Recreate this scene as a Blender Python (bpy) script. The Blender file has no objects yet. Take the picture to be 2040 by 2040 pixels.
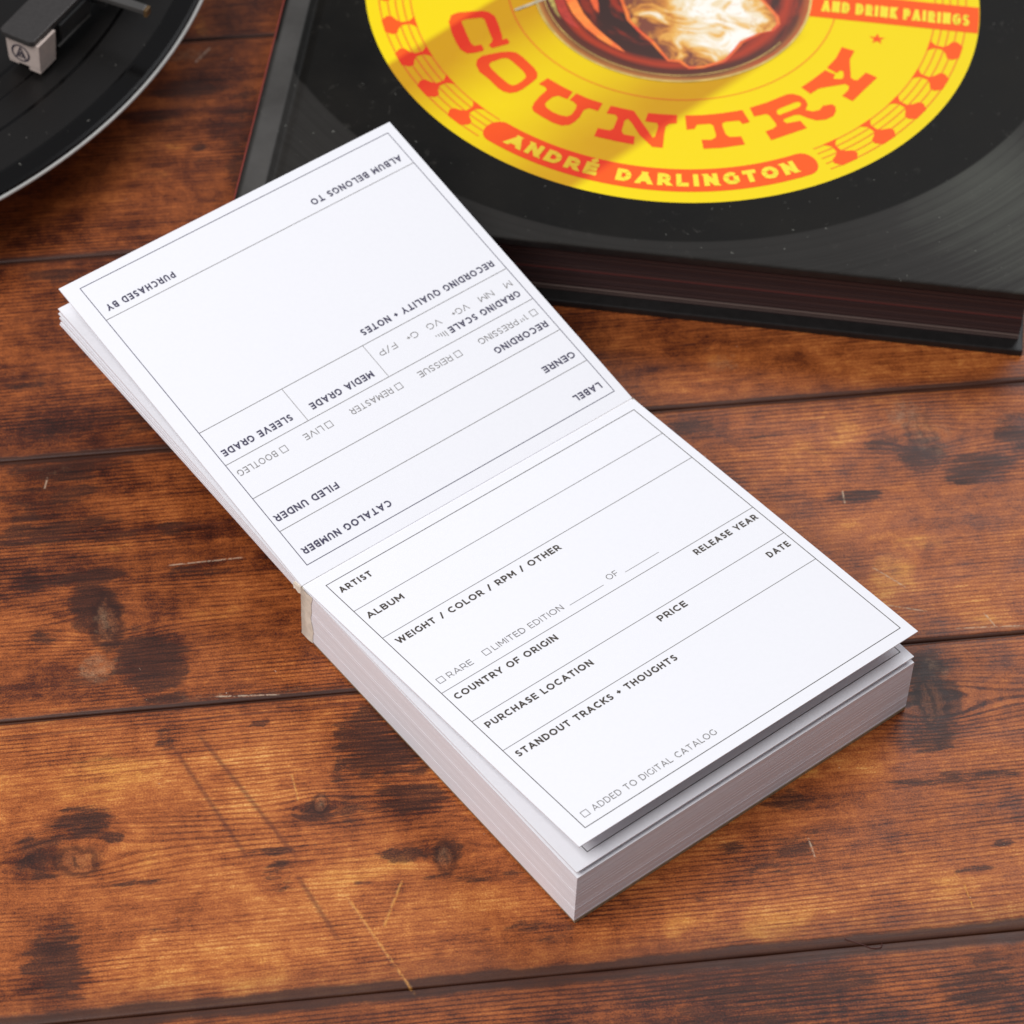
import bpy, bmesh, math, random
from mathutils import Vector, Matrix, noise
from mathutils.geometry import tessellate_polygon

S = 0.1                      # one note sheet is 10 cm wide; shapes below are written in sheet widths
scene = bpy.context.scene
col = scene.collection
rnd = random.Random(7)

def lin(r, g, b):
    f = lambda c: (c/255/12.92) if c/255 <= .04045 else ((c/255+.055)/1.055)**2.4
    return (f(r), f(g), f(b), 1.0)

# ------------------------------------------------------------------ camera
R = ((0.7860399, -0.6174185, 0.0305884), (-0.4530891, -0.6090804, -0.6509465), (0.4205372, 0.4978107, -0.7585071))
cam_d = bpy.data.cameras.new('camera'); cam = bpy.data.objects.new('camera', cam_d); col.objects.link(cam)
X, Y, Z = Vector(R[0]), -Vector(R[1]), -Vector(R[2])
m = Matrix((X, Y, Z)).transposed().to_4x4()
m.translation = Vector((-2.8391596, -3.0820544, 6.2646237))*S
cam.matrix_world = m
cam_d.sensor_width = 36; cam_d.lens = 36*6703.5/2040
cam_d.clip_start = .05; cam_d.clip_end = 50
cam_d.dof.use_dof = True; cam_d.dof.focus_distance = .772; cam_d.dof.aperture_fstop = 24
scene.camera = cam

# ------------------------------------------------------------------ studio light
world = bpy.data.worlds.new('World'); scene.world = world; world.use_nodes = True
bg = world.node_tree.nodes['Background']
bg.inputs[0].default_value = (.93, .95, 1, 1); bg.inputs[1].default_value = .27

def area(name, loc, target, sx, sy, power, color=(1, 1, 1)):
    d = bpy.data.lights.new(name, 'AREA'); d.shape = 'RECTANGLE'; d.size = sx; d.size_y = sy
    d.energy = power; d.color = color
    o = bpy.data.objects.new(name, d); col.objects.link(o)
    o.location = loc
    o.rotation_euler = (Vector(target)-Vector(loc)).to_track_quat('-Z', 'Y').to_euler()
    return o
area('softbox_key', (-.50, .12, .80), (.06, .08, 0), .60, .60, 8.6, (1, .985, .975))
area('softbox_back', (.78, .42, .75), (.12, .08, 0), .5, .5, 4.2, (.95, .97, 1))

scene.view_settings.view_transform = 'Standard'
scene.view_settings.look = 'None'
scene.view_settings.exposure = 0; scene.view_settings.gamma = 1

# ------------------------------------------------------------------ object helpers
def tag(o, label=None, cat=None, group=None, kind=None):
    if label: o['label'] = label
    if cat: o['category'] = cat
    if group: o['group'] = group
    if kind: o['kind'] = kind
    return o

def empty(name, loc=(0, 0, 0), rz=0):
    o = bpy.data.objects.new(name, None); col.objects.link(o)
    o.location = Vector(loc)*S; o.rotation_euler = (0, 0, rz); o.empty_display_size = .01
    return o

def link(name, me, mat=None, parent=None):
    if mat:
        for mm in (mat if isinstance(mat, (list, tuple)) else [mat]): me.materials.append(mm)
    o = bpy.data.objects.new(name, me); col.objects.link(o)
    if parent: o.parent = parent
    return o

def mesh(name, verts, faces, mat=None, parent=None, smooth=False, bevel=0, mids=None):
    me = bpy.data.meshes.new(name)
    me.from_pydata([tuple(c*S for c in v) for v in verts], [], faces)
    if bevel:
        bm = bmesh.new(); bm.from_mesh(me)
        bmesh.ops.bevel(bm, geom=bm.edges[:], offset=bevel*S, segments=2, affect='EDGES', profile=.6)
        bm.to_mesh(me); bm.free()
    me.update()
    o = link(name, me, mat, parent)
    if mids: me.polygons.foreach_set('material_index', mids)
    if smooth: me.polygons.foreach_set('use_smooth', [True]*len(me.polygons))
    return o

def box_vf(x0, x1, y0, y1, z0, z1, off=0):
    v = [(x0, y0, z0), (x1, y0, z0), (x1, y1, z0), (x0, y1, z0), (x0, y0, z1), (x1, y0, z1), (x1, y1, z1), (x0, y1, z1)]
    f = [(0, 3, 2, 1), (4, 5, 6, 7), (0, 1, 5, 4), (1, 2, 6, 5), (2, 3, 7, 6), (3, 0, 4, 7)]
    return v, [tuple(i+off for i in q) for q in f]

def lathe(name, prof, mat, parent, n=256, center=(0, 0), cap=True):
    vs, fs = [], []
    for r, z in prof:
        for k in range(n):
            a = 2*math.pi*k/n
            vs.append((center[0]+r*math.cos(a), center[1]+r*math.sin(a), z))
    for i in range(len(prof)-1):
        for k in range(n):
            k2 = (k+1) % n
            fs.append((i*n+k, (i+1)*n+k, (i+1)*n+k2, i*n+k2))
    if cap: fs.append(tuple((len(prof)-1)*n+k for k in range(n)))
    return mesh(name, vs, fs, mat, parent)

# ------------------------------------------------------------------ shader helpers
class NT:
    def __init__(s, name):
        s.m = bpy.data.materials.new(name); s.m.use_nodes = True
        s.t = s.m.node_tree; s.b = s.t.nodes['Principled BSDF']
    def n(s, kind, **kw):
        nd = s.t.nodes.new(kind)
        for k, v in kw.items(): setattr(nd, k, v)
        return nd
    def set(s, sock, v):
        if hasattr(v, 'is_output'): s.t.links.new(v, sock)
        elif isinstance(v, (tuple, list)) and sock.type == 'VECTOR': sock.default_value = tuple(v)[:3]
        else: sock.default_value = v
    def math(s, op, a, b=None, c=None, clamp=False):
        nd = s.n('ShaderNodeMath', operation=op, use_clamp=clamp)
        for i, v in enumerate((a, b, c)):
            if v is not None: s.set(nd.inputs[i], v)
        return nd.outputs[0]
    def vmath(s, op, a, b=None, scale=None):
        nd = s.n('ShaderNodeVectorMath', operation=op)
        s.set(nd.inputs[0], a)
        if b is not None: s.set(nd.inputs[1], b)
        if scale is not None: s.set(nd.inputs['Scale'], scale)
        return nd.outputs['Value'] if op in ('LENGTH', 'DOT_PRODUCT', 'DISTANCE') else nd.outputs[0]
    def noise(s, vec, scale=1., detail=2., rough=.5, dist=0.):
        nd = s.n('ShaderNodeTexNoise'); s.set(nd.inputs['Vector'], vec)
        nd.inputs['Scale'].default_value = scale; nd.inputs['Detail'].default_value = detail
        nd.inputs['Roughness'].default_value = rough; nd.inputs['Distortion'].default_value = dist
        return nd.outputs['Fac']
    def step(s, v, a, b, lo=0., hi=1., kind='SMOOTHSTEP'):
        nd = s.n('ShaderNodeMapRange', interpolation_type=kind, clamp=True) if kind == 'LINEAR' else s.n('ShaderNodeMapRange', interpolation_type=kind)
        s.set(nd.inputs['Value'], v); s.set(nd.inputs['From Min'], a); s.set(nd.inputs['From Max'], b)
        s.set(nd.inputs['To Min'], lo); s.set(nd.inputs['To Max'], hi)
        return nd.outputs['Result']
    def mix(s, f, a, b, mode='MIX'):
        nd = s.n('ShaderNodeMix', data_type='RGBA', blend_type=mode)
        s.set(nd.inputs[0], f); s.set(nd.inputs[6], a); s.set(nd.inputs[7], b)
        return nd.outputs[2]
    def ramp(s, f, stops):
        nd = s.n('ShaderNodeValToRGB'); s.set(nd.inputs[0], f)
        e = nd.color_ramp.elements
        while len(e) < len(stops): e.new(.5)
        for el, (p, c) in zip(e, stops): el.position = p; el.color = c
        return nd.outputs[0]
    def attr(s, name):
        nd = s.n('ShaderNodeAttribute', attribute_name=name); return nd
    def bump(s, h, strength, dist):
        nd = s.n('ShaderNodeBump'); nd.inputs['Strength'].default_value = strength
        nd.inputs['Distance'].default_value = dist; s.set(nd.inputs['Height'], h)
        s.set(s.b.inputs['Normal'], nd.outputs[0])
    def out(s, **kw):
        for k, v in kw.items(): s.set(s.b.inputs[k.replace('_', ' ')], v)
        return s.m

def plain(name, rgb, rough=.5, metallic=0., spec=.5, nscale=0, namt=0.):
    t = NT(name)
    c = lin(*rgb)
    if nscale:
        g = t.n('ShaderNodeTexCoord').outputs['Object']
        f = t.noise(g, nscale, 4, .6)
        c = t.mix(t.step(f, .3, .7), tuple(x*(1-namt) for x in c[:3])+(1,), tuple(min(1, x*(1+namt)) for x in c[:3])+(1,))
    t.b.inputs['Specular IOR Level'].default_value = spec
    return t.out(Base_Color=c, Roughness=rough, Metallic=metallic)

# ------------------------------------------------------------------ wood table
DARK = [(-1.043, 1.463, 0.131, 0.034, 0.8), (-1.11, 1.323, 0.086, 0.074, 0.6), (-1.064, 1.277, 0.129, 0.033, 0.6), (-0.92, 1.246, 0.432, 0.022, 0.5), (-1.01, 1.019, 0.05, 0.062, 1), (-0.881, 0.847, 0.07, 0.086, 0.95), (-0.978, 0.954, 0.025, 0.078, 0.5), (-1.029, 1.115, 0.085, 0.022, 0.8), (-1.155, 1.113, 0.042, 0.026, 0.8), (-0.747, 1.107, 0.071, 0.018, 0.6), (-1.127, 0.947, 0.035, 0.026, 0.5), (-0.869, 0.723, 0.063, 0.051, 0.5), (-0.859, 0.612, 0.02, 0.041, 0.7), (-1.072, 0.394, 0.067, 0.04, 0.9), (-1.171, 0.308, 0.053, 0.055, 0.8), (-1.007, 0.345, 0.027, 0.016, 0.8), (-1.146, 0.011, 0.061, 0.125, 0.8), (-0.634, 0.193, 0.04, 0.046, 0.5), (-0.949, 0.087, 0.078, 0.013, 0.3), (-0.641, 0.63, 0.017, 0.01, 0.9), (-0.545, 0.36, 0.047, 0.029, 0.9), (-0.467, 0.396, 0.034, 0.128, 0.5), (-0.37, 0.543, 0.097, 0.099, 0.95), (-0.331, 0.378, 0.081, 0.04, 0.85), (-0.313, 0.229, 0.094, 0.022, 0.7), (-0.26, 0.226, 0.035, 0.047, 0.6), (-0.198, 0.15, 0.16, 0.015, 0.45), (-0.072, -0.006, 0.079, 0.038, 0.4), (0.937, 0.622, 0.05, 0.051, 0.9), (0.932, 0.517, 0.057, 0.1, 0.75), (0.9, 0.424, 0.085, 0.049, 0.7), (0.574, 0.28, 0.097, 0.032, 0.5), (0.476, 0.136, 0.136, 0.062, 0.45), (1.003, 0.109, 0.027, 0.009, 0.85), (0.925, 0.04, 0.041, 0.013, 0.7), (0.754, 0.019, 0.02, 0.008, 0.6), (0.364, -0.227, 0.263, 0.087, 0.5), (0.898, -0.262, 0.106, 0.072, 0.5), (0.52, 1.44, 0.076, 0.043, 0.7), (0.995, 1.338, 0.06, 0.029, 0.7), (1.07, 1.296, 0.053, 0.056, 0.85), (1.206, 1.239, 0.091, 0.038, 0.6), (1.331, 1.336, 0.053, 0.054, 0.8), (0.871, 1.167, 0.057, 0.017, 0.95), (1.192, 1.207, 0.068, 0.026, 0.8), (-0.648, 2.821, 0.098, 0.032, 0.8), (-0.765, 2.718, 0.072, 0.021, 0.85), (-0.638, 2.589, 0.024, 0.011, 0.7), (-1.12, 2.981, 0.098, 0.461, 0.4), (0.659, 1.391, 0.076, 0.015, 0.5), (0.931, 0.297, 0.168, 0.024, 0.4), (0.615, 0.19, 0.083, 0.016, 0.4), (-0.98, 0.218, 0.079, 0.013, 0.5), (-0.673, 0.266, 0.08, 0.013, 0.5), (-0.902, 0.573, 0.218, 0.013, 0.3), (-1.095, 1.395, 0.173, 0.018, 0.5), (-0.884, 1.849, 0.12, 0.024, 0.4), (-1.129, 1.769, 0.09, 0.028, 0.4), (-1.063, 0.797, 0.221, 0.014, 0.4), (-0.659, 0.707, 0.222, 0.014, 0.5), (-1.088, 2.122, 0.229, 0.041, 0.4), (-0.67, 2.514, 0.127, 0.045, 0.3), (-0.505, 2.556, 0.064, 0.266, 0.5), (-0.42, 2.55, 0.12, 0.22, 0.5), (-0.45, 2.0, 0.2, 0.1, 0.4), (-1.0, 1.6, 0.25, 0.05, 0.35)]  # stains, plus shade along the book's left side painted in as dark fields
LIGHT = [(-1.077, 0.507, 0.252, 0.098, 0.6), (-0.672, 0.548, 0.139, 0.071, 0.4), (-0.808, 0.281, 0.124, 0.041, 0.5), (-0.942, 0.296, 0.067, 0.054, 0.6), (-0.776, -0.031, 0.242, 0.077, 0.6), (-0.477, 0.189, 0.136, 0.054, 0.6), (-0.167, -0.048, 0.167, 0.052, 0.4), (0.397, -0.046, 0.227, 0.065, 0.55), (0.587, 0.35, 0.047, 0.017, 0.9), (0.864, -0.004, 0.138, 0.053, 0.5), (0.92, 0.919, 0.056, 0.07, 0.9), (1.014, 1.005, 0.075, 0.028, 0.7), (1.07, 0.918, 0.05, 0.023, 0.5), (0.864, 1.386, 0.09, 0.058, 0.6), (0.775, 1.328, 0.077, 0.099, 0.5), (0.873, 1.052, 0.1, 0.047, 0.5), (1.104, 0.741, 0.062, 0.027, 0.7), (-0.609, 1.31, 0.148, 0.04, 0.3), (-1.043, 1.211, 0.145, 0.04, 0.45), (-1.162, 0.959, 0.095, 0.038, 0.4), (-0.734, 0.958, 0.12, 0.038, 0.45), (-1.126, 0.7, 0.104, 0.036, 0.45), (-0.599, 3.119, 0.035, 0.126, 0.6), (-0.705, 2.596, 0.041, 0.016, 0.8), (-0.793, 2.487, 0.08, 0.023, 0.5), (0.654, 1.652, 0.078, 0.043, 0.5), (0.955, 1.585, 0.079, 0.034, 0.3), (-0.971, 1.649, 0.1, 0.034, 0.3), (-0.725, 2.698, 0.082, 0.012, 0.5), (-0.905, 1.293, 0.073, 0.024, 0.3)]
PALE = [(-1.008, 0.836, 0.047, 0.048, 0.7), (-0.989, 0.978, 0.026, 0.061, 0.55), (1.051, 1.418, 0.052, 0.067, 0.6), (1.113, 1.343, 0.052, 0.083, 0.5), (-0.652, 2.956, 0.097, 0.029, 0.6), (0.627, 1.646, 0.052, 0.028, 0.6), (-0.262, 0.212, 0.02, 0.03, 0.6), (0.966, 0.618, 0.036, 0.044, 0.5), (0.899, 0.505, 0.036, 0.058, 0.4), (1.28, 1.393, 0.078, 0.042, 0.4), (-0.74, 0.724, 0.141, 0.012, 0.5), (-0.541, 0.717, 0.118, 0.015, 0.5), (1.149, 0.721, 0.111, 0.009, 0.6), (-1.092, 1.468, 0.074, 0.02, 0.4), (-0.671, 0.036, 0.033, 0.016, 0.3), (-0.525, 0.393, 0.014, 0.02, 0.7)]
KNOTS = [(-0.978, 0.969, 0.048), (-1.099, 0.307, 0.06), (-0.526, 0.379, 0.024), (-0.263, 0.219, 0.034), (0.93, 0.517, 0.066), (1.081, 1.346, 0.048)]
SCR = [(0.869, 0.943, 0.944, 0.865), (0.881, 0.82, 0.979, 0.789), (1.028, 0.731, 1.199, 0.722), (-0.83, 1.129, -0.636, 1.135), (-0.364, 0.162, -0.422, 0.034), (-0.5, 0.143, -0.369, -0.15), (-0.585, 0.48, -0.576, 0.398), (-0.746, 0.72, -0.588, 0.709), (-0.63, 2.92, -0.581, 2.982), (0.89, 0.007, 0.897, -0.065), (0.848, 1.194, 0.846, 1.147), (-1.099, 1.444, -1.109, 1.404), (0.564, 0.171, 0.57, 0.109), (1.111, 0.772, 1.131, 0.723)]
CRACK = [((-0.799, 0.635, -0.586, 0.228), 0.011), ((-0.854, 0.597, -0.698, 0.241), 0.011), ((-0.6, 0.202, -0.518, 0.005), 0.011), ((-1.5, 0.648, -0.25, 0.668), 0.006), ((-1.1, 2.742, -0.3, 2.732), 0.009), ((-1.3, 1.245, -0.4, 1.252), 0.006)]

KEYES = [(-.978, .969, .030, .066, 1), (-1.085, .290, .042, .030, .9), (-.526, .385, .015, .019, .9), (-.262, .208, .020, .034, .8), (.930, .528, .028, .088, 1), (1.085, 1.355, .030, .060, .6)]

def seg_mask(t, p, seg, w, nz):
    """1 on the segment a-b (u, v of the table), 0 beyond width w"""
    ax, ay, bx, by = seg
    L = math.hypot(bx-ax, by-ay)
    d = ((bx-ax)/L, (by-ay)/L, 0)
    rel = t.vmath('SUBTRACT', p, (ax, ay, 0))
    s = t.vmath('DOT_PRODUCT', rel, d)
    q = t.math('ABSOLUTE', t.vmath('DOT_PRODUCT', rel, (-d[1], d[0], 0)))
    c = t.math('ABSOLUTE', t.math('SUBTRACT', s, L/2))
    a = t.step(q, t.math('MULTIPLY', nz, w*1.6), 0.0)
    b = t.step(c, L/2, L/2*.8)
    return t.math('MULTIPLY', a, b)

def wood_material():
    t = NT('worn_stained_wood')
    g = t.attr('grain').outputs['Vector']            # u, v bent round the knots, plank seed
    p = t.attr('place').outputs['Vector']            # u, v on the table
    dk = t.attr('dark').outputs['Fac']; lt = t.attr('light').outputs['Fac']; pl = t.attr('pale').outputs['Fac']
    ed = t.attr('edge').outputs['Fac']               # distance to the plank's edge
    tone = t.attr('tone').outputs['Fac']
    big = t.noise(t.vmath('MULTIPLY', g, (1.2, 4.2, 3)), 1, 4, .6)
    mid = t.noise(t.vmath('MULTIPLY', g, (3.2, 30, 3)), 1, 6, .72, .25)
    fine = t.noise(t.vmath('MULTIPLY', g, (7, 120, 3)), 1, 4, .7)
    speck = t.noise(p, 230, 3, .8)
    patch = t.noise(t.vmath('MULTIPLY', p, (1, 1.25, 1)), 6.5, 8, .68, .35)
    cross = t.noise(t.vmath('MULTIPLY', p, (26, 5, 1)), 1, 5, .6)       # faint marks across the grain
    gv = t.n('ShaderNodeSeparateXYZ'); t.set(gv.inputs[0], g)
    wob = t.math('MULTIPLY', t.math('SUBTRACT', t.noise(t.vmath('MULTIPLY', g, (1.5, 7, 3)), 1, 3, .5), .5), 14.)
    line = t.math('SINE', t.math('ADD', t.math('MULTIPLY', gv.outputs['Y'], 2*math.pi/.0122), wob))
    lamt = t.step(t.noise(t.vmath('MULTIPLY', g, (1.1, 3.2, 3)), 1.3, 2, .5), .36, .60)
    line = t.math('SUBTRACT', t.step(line, -.9, .2), .75)                  # narrow dark lines, wide light ones
    line = t.math('MULTIPLY', line, t.math('ADD', t.math('MULTIPLY', lamt, .17), .035))
    v = t.math('ADD', t.math('MULTIPLY', big, .55), t.math('MULTIPLY', mid, .42))
    v = t.math('ADD', v, t.math('MULTIPLY', t.math('SUBTRACT', fine, .5), .50))
    v = t.math('ADD', v, t.math('MULTIPLY', t.math('SUBTRACT', speck, .5), .85))
    v = t.math('ADD', v, t.math('MULTIPLY', t.math('SUBTRACT', patch, .5), .76))
    v = t.math('ADD', v, t.math('MULTIPLY', t.math('SUBTRACT', cross, .5), .22))
    v = t.math('ADD', v, t.math('MULTIPLY', t.math('SUBTRACT', t.noise(t.vmath('MULTIPLY', p, (1, 1.6, 1)), 34, 8, .7, .6), .5), .50))
    v = t.math('ADD', v, line)
    v = t.math('ADD', v, t.math('MULTIPLY', lt, .15))
    v = t.math('SUBTRACT', v, t.math('MULTIPLY', dk, .24))                 # halo of the stains and the painted shade
    v = t.math('ADD', t.math('ADD', v, .035), tone)
    c = t.ramp(v, [(.08, lin(40, 15, 10)), (.26, lin(84, 36, 18)), (.42, lin(130, 66, 28)),
                   (.57, lin(161, 86, 40)), (.74, lin(190, 115, 55)), (.96, lin(224, 166, 94))])
    # worn golden rubs, across and along the grain
    lm = t.step(t.math('ADD', lt, t.math('MULTIPLY', t.math('SUBTRACT', patch, .5), 1.9)), .42, 1.0)
    lm = t.math('MULTIPLY', lm, t.step(t.math('ADD', fine, t.math('MULTIPLY', speck, .5)), .55, .9))
    c = t.mix(t.math('MULTIPLY', lm, .62), c, lin(216, 152, 66))
    # dark stains and the painted shade beside the book, bleeding along the grain
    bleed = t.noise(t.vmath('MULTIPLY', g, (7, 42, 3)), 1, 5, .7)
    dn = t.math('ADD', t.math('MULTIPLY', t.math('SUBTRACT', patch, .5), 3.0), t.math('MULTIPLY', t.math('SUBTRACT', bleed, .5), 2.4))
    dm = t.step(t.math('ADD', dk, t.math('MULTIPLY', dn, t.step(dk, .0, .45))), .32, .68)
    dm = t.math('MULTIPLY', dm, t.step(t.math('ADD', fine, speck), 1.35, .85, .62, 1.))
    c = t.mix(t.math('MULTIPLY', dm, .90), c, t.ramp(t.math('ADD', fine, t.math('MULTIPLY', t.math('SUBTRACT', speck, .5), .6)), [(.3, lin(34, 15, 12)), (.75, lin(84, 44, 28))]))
    # stray small dark flecks
    fl = t.noise(t.vmath('MULTIPLY', g, (7, 30, 3)), 1, 4, .6)
    c = t.mix(t.step(fl, .66, .76, 0, .75), c, lin(62, 30, 24))
    # knots: a darker uneven rim round a brown eye with a crack
    kn = t.math('MULTIPLY', t.math('SUBTRACT', t.noise(p, 20, 6, .68), .5), 2.6)
    for ku, kv, rx, ry, k in KEYES:
        rel = t.vmath('MULTIPLY', t.vmath('SUBTRACT', p, (ku, kv, 0)), (1/rx, 1/ry, 0))
        d = t.math('ADD', t.vmath('LENGTH', rel), kn)
        eye = t.step(d, 1.05, .45)
        c = t.mix(t.math('MULTIPLY', eye, .5*k), c, t.ramp(t.math('ADD', t.math('MULTIPLY', t.math('SINE', t.math('MULTIPLY', d, 19)), .12), speck), [(.3, lin(70, 36, 24)), (.68, lin(140, 88, 56))]))
        rim = t.math('MULTIPLY', t.step(d, .65, 1.0), t.step(d, 1.75, 1.0))
        c = t.mix(t.math('MULTIPLY', rim, .72*k), c, lin(44, 20, 14))
        sx = t.n('ShaderNodeSeparateXYZ'); t.set(sx.inputs[0], rel)
        crk = t.math('ABSOLUTE', t.math('ADD', t.math('ADD', sx.outputs[0], t.math('MULTIPLY', sx.outputs[1], .25)), t.math('MULTIPLY', kn, .8)))
        crk = t.math('MULTIPLY', t.step(crk, .30, .05), t.step(t.vmath('LENGTH', rel), .95, .3))
        c = t.mix(t.math('MULTIPLY', crk, .65*k), c, lin(34, 16, 12))
    # greyish worn wood
    pm = t.step(t.math('ADD', pl, t.math('MULTIPLY', t.math('SUBTRACT', t.noise(p, 30, 5, .7), .5), 1.5)), .35, .95)
    c = t.mix(t.math('MULTIPLY', pm, .62), c, t.ramp(speck, [(.35, lin(112, 74, 52)), (.65, lin(176, 140, 108))]))
    # grime along the joints
    en = t.math('ADD', ed, t.math('MULTIPLY', t.math('SUBTRACT', t.noise(t.vmath('MULTIPLY', g, (5, 5, 3)), 1, 6, .7), .5), .022))
    gm = t.step(en, .0150, .0085)
    c = t.mix(t.math('MULTIPLY', gm, .90), c, t.mix(speck, lin(26, 20, 18), lin(52, 39, 34)))
    c = t.mix(t.step(en, .05, .012, 0, .35), c, lin(84, 44, 30))
    nz = t.math('ADD', t.noise(p, 60, 4, .7), .1)
    cuts = 0.0
    for sg, w in CRACK:
        mk = t.math('MULTIPLY', seg_mask(t, p, sg, w, nz), t.step(patch, .25, .48))
        c = t.mix(t.math('MULTIPLY', mk, .55), c, lin(78, 36, 26))
    for i, sg in enumerate(SCR):
        mk = t.math('MULTIPLY', seg_mask(t, p, sg, .0042 if i not in (4, 5) else .006, nz), t.step(t.noise(p, 90, 3, .7), .36, .56))
        cuts = t.math('ADD', cuts, mk)
        c = t.mix(t.math('MULTIPLY', mk, .62), c, lin(206, 180, 154) if i not in (4, 5, 6, 9) else lin(214, 150, 74))
    # tiny pale chips
    chip = t.noise(p, 75, 2, .5)
    c = t.mix(t.step(chip, .775, .80, 0, .8), c, lin(205, 180, 160))
    h = t.math('ADD', t.math('MULTIPLY', fine, .6), t.math('ADD', t.math('MULTIPLY', speck, .55), t.math('MULTIPLY', line, .8)))
    h = t.math('SUBTRACT', h, t.math('ADD', t.math('MULTIPLY', cuts, 1.6), t.math('MULTIPLY', gm, 1.5)))
    h = t.math('ADD', h, t.math('MULTIPLY', patch, 1.5))
    t.bump(h, .42, .00015)
    r = t.math('ADD', .30, t.math('MULTIPLY', patch, .34))
    t.b.inputs['Specular IOR Level'].default_value = .34
    return t.out(Base_Color=c, Roughness=r)

WOOD = wood_material()
UNDER = plain('dark_underlay', (44, 34, 30), .9, nscale=300, namt=.3)
ANG = math.radians(-30.5)
PU = (math.cos(ANG), math.sin(ANG)); PV = (-PU[1], PU[0])
SEAMS = [-2.55, -1.75, -.95, -.128, .70, 1.507, 2.2, 3.016, 3.8, 4.6, 5.4, 6.2]
HALF = {}
GRIME = {-.128: .026, .70: .0075, 1.507: .012, 2.2: .010, 3.016: .007}
TONE = [0, 0, -.09, .02, -.09, -.15, -.13, -.13, -.1, -.1, -.1]

v0, f0 = box_vf(-4, 6, -3, 7.2, -.30, -.012)
table = mesh('tabletop', v0, f0, UNDER)
tag(table, kind='structure')

def field(L, u, v):
    s = 0
    for cu, cv, a, b, k in L:
        du = (u-cu)/(a*1.25); dv = (v-cv)/(b*1.25)
        d = du*du+dv*dv
        if d < 4: s = max(s, k*math.exp(-d*d*.8 - d*.25))
    return s

def defl(u, v):
    o = 0
    for ku, kv, r in KNOTS:
        du = (u-ku)/2.6; dv = v-kv
        o -= r*r*.75*dv/(du*du+dv*dv+r*r*.4)
    return o+.022*noise.noise(Vector((u*.8, v*2.2, 3.3)))

def plank(i):
    a, b = SEAMS[i], SEAMS[i+1]
    ha, hb = .0016, .0016
    ga, gb = .012/GRIME.get(a, .01), .012/GRIME.get(b, .01)
    us = []
    u = -4.2
    while u < 4.2:
        us.append(u); u += .022 if -1.5 < u < 2.3 else .25
    n = int((b-a)/.0165)
    ts = [0, .001, .0025, .005]+[k/n*(b-a) for k in range(1, n)]+[(b-a)-.005, (b-a)-.0025, (b-a)-.001, (b-a)]
    ts = sorted(set(round(x, 5) for x in ts))
    near = a < 3.5 and b > -.9
    vs, A = [], {k: [] for k in ('dark', 'light', 'pale', 'edge', 'tone')}
    G, P = [], []
    for u in us:
        wa = ha*(1+.7*noise.noise(Vector((u*9, a, 0)))); wb = hb*(1+.7*noise.noise(Vector((u*9, b, 0))))
        va, vb = a+wa, b-wb
        for k, t_ in enumerate(ts):
            v = va+(vb-va)*t_/(b-a)
            e = min(t_, (b-a)-t_)
            z = 0 if e >= .005 else -.004*(1-e/.005)**2
            vs.append((PU[0]*u+PV[0]*v, PU[1]*u+PV[1]*v, z))
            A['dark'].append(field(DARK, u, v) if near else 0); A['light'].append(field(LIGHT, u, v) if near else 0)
            A['pale'].append(field(PALE, u, v) if near else 0)
            A['edge'].append(min((v-va)*ga, (vb-v)*gb))
            A['tone'].append(TONE[i]+(.10*max(0, min(1, (u+.3)/1.2)) if i in (4, 5, 6) else 0))
            G += [u+i*3.7, v+(defl(u, v) if near else 0), i*.9]; P += [u, v, 0]
    m_ = len(ts); fs = []
    for x in range(len(us)-1):
        for y in range(m_-1):
            fs.append((x*m_+y, (x+1)*m_+y, (x+1)*m_+y+1, x*m_+y+1))
    base = len(vs)
    # side skirts and underside
    for x in range(len(us)):
        for y in (0, m_-1):
            q = vs[x*m_+y]; vs.append((q[0], q[1], -.0115))
            for k in A: A[k].append(A[k][x*m_+y])
            G += G[(x*m_+y)*3:(x*m_+y)*3+3]; P += P[(x*m_+y)*3:(x*m_+y)*3+3]
    for x in range(len(us)-1):
        fs.append((base+2*x, base+2*x+2, (x+1)*m_, x*m_))
        fs.append((x*m_+m_-1, (x+1)*m_+m_-1, base+2*x+3, base+2*x+1))
    o = mesh('plank', vs, fs, WOOD, table, smooth=True)
    me = o.data
    for k, d in A.items():
        at = me.attributes.new(k, 'FLOAT', 'POINT'); at.data.foreach_set('value', d)
    for k, d in (('grain', G), ('place', P)):
        at = me.attributes.new(k, 'FLOAT_VECTOR', 'POINT'); at.data.foreach_set('vector', d)
for i in range(len(SEAMS)-1): plank(i)

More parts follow.
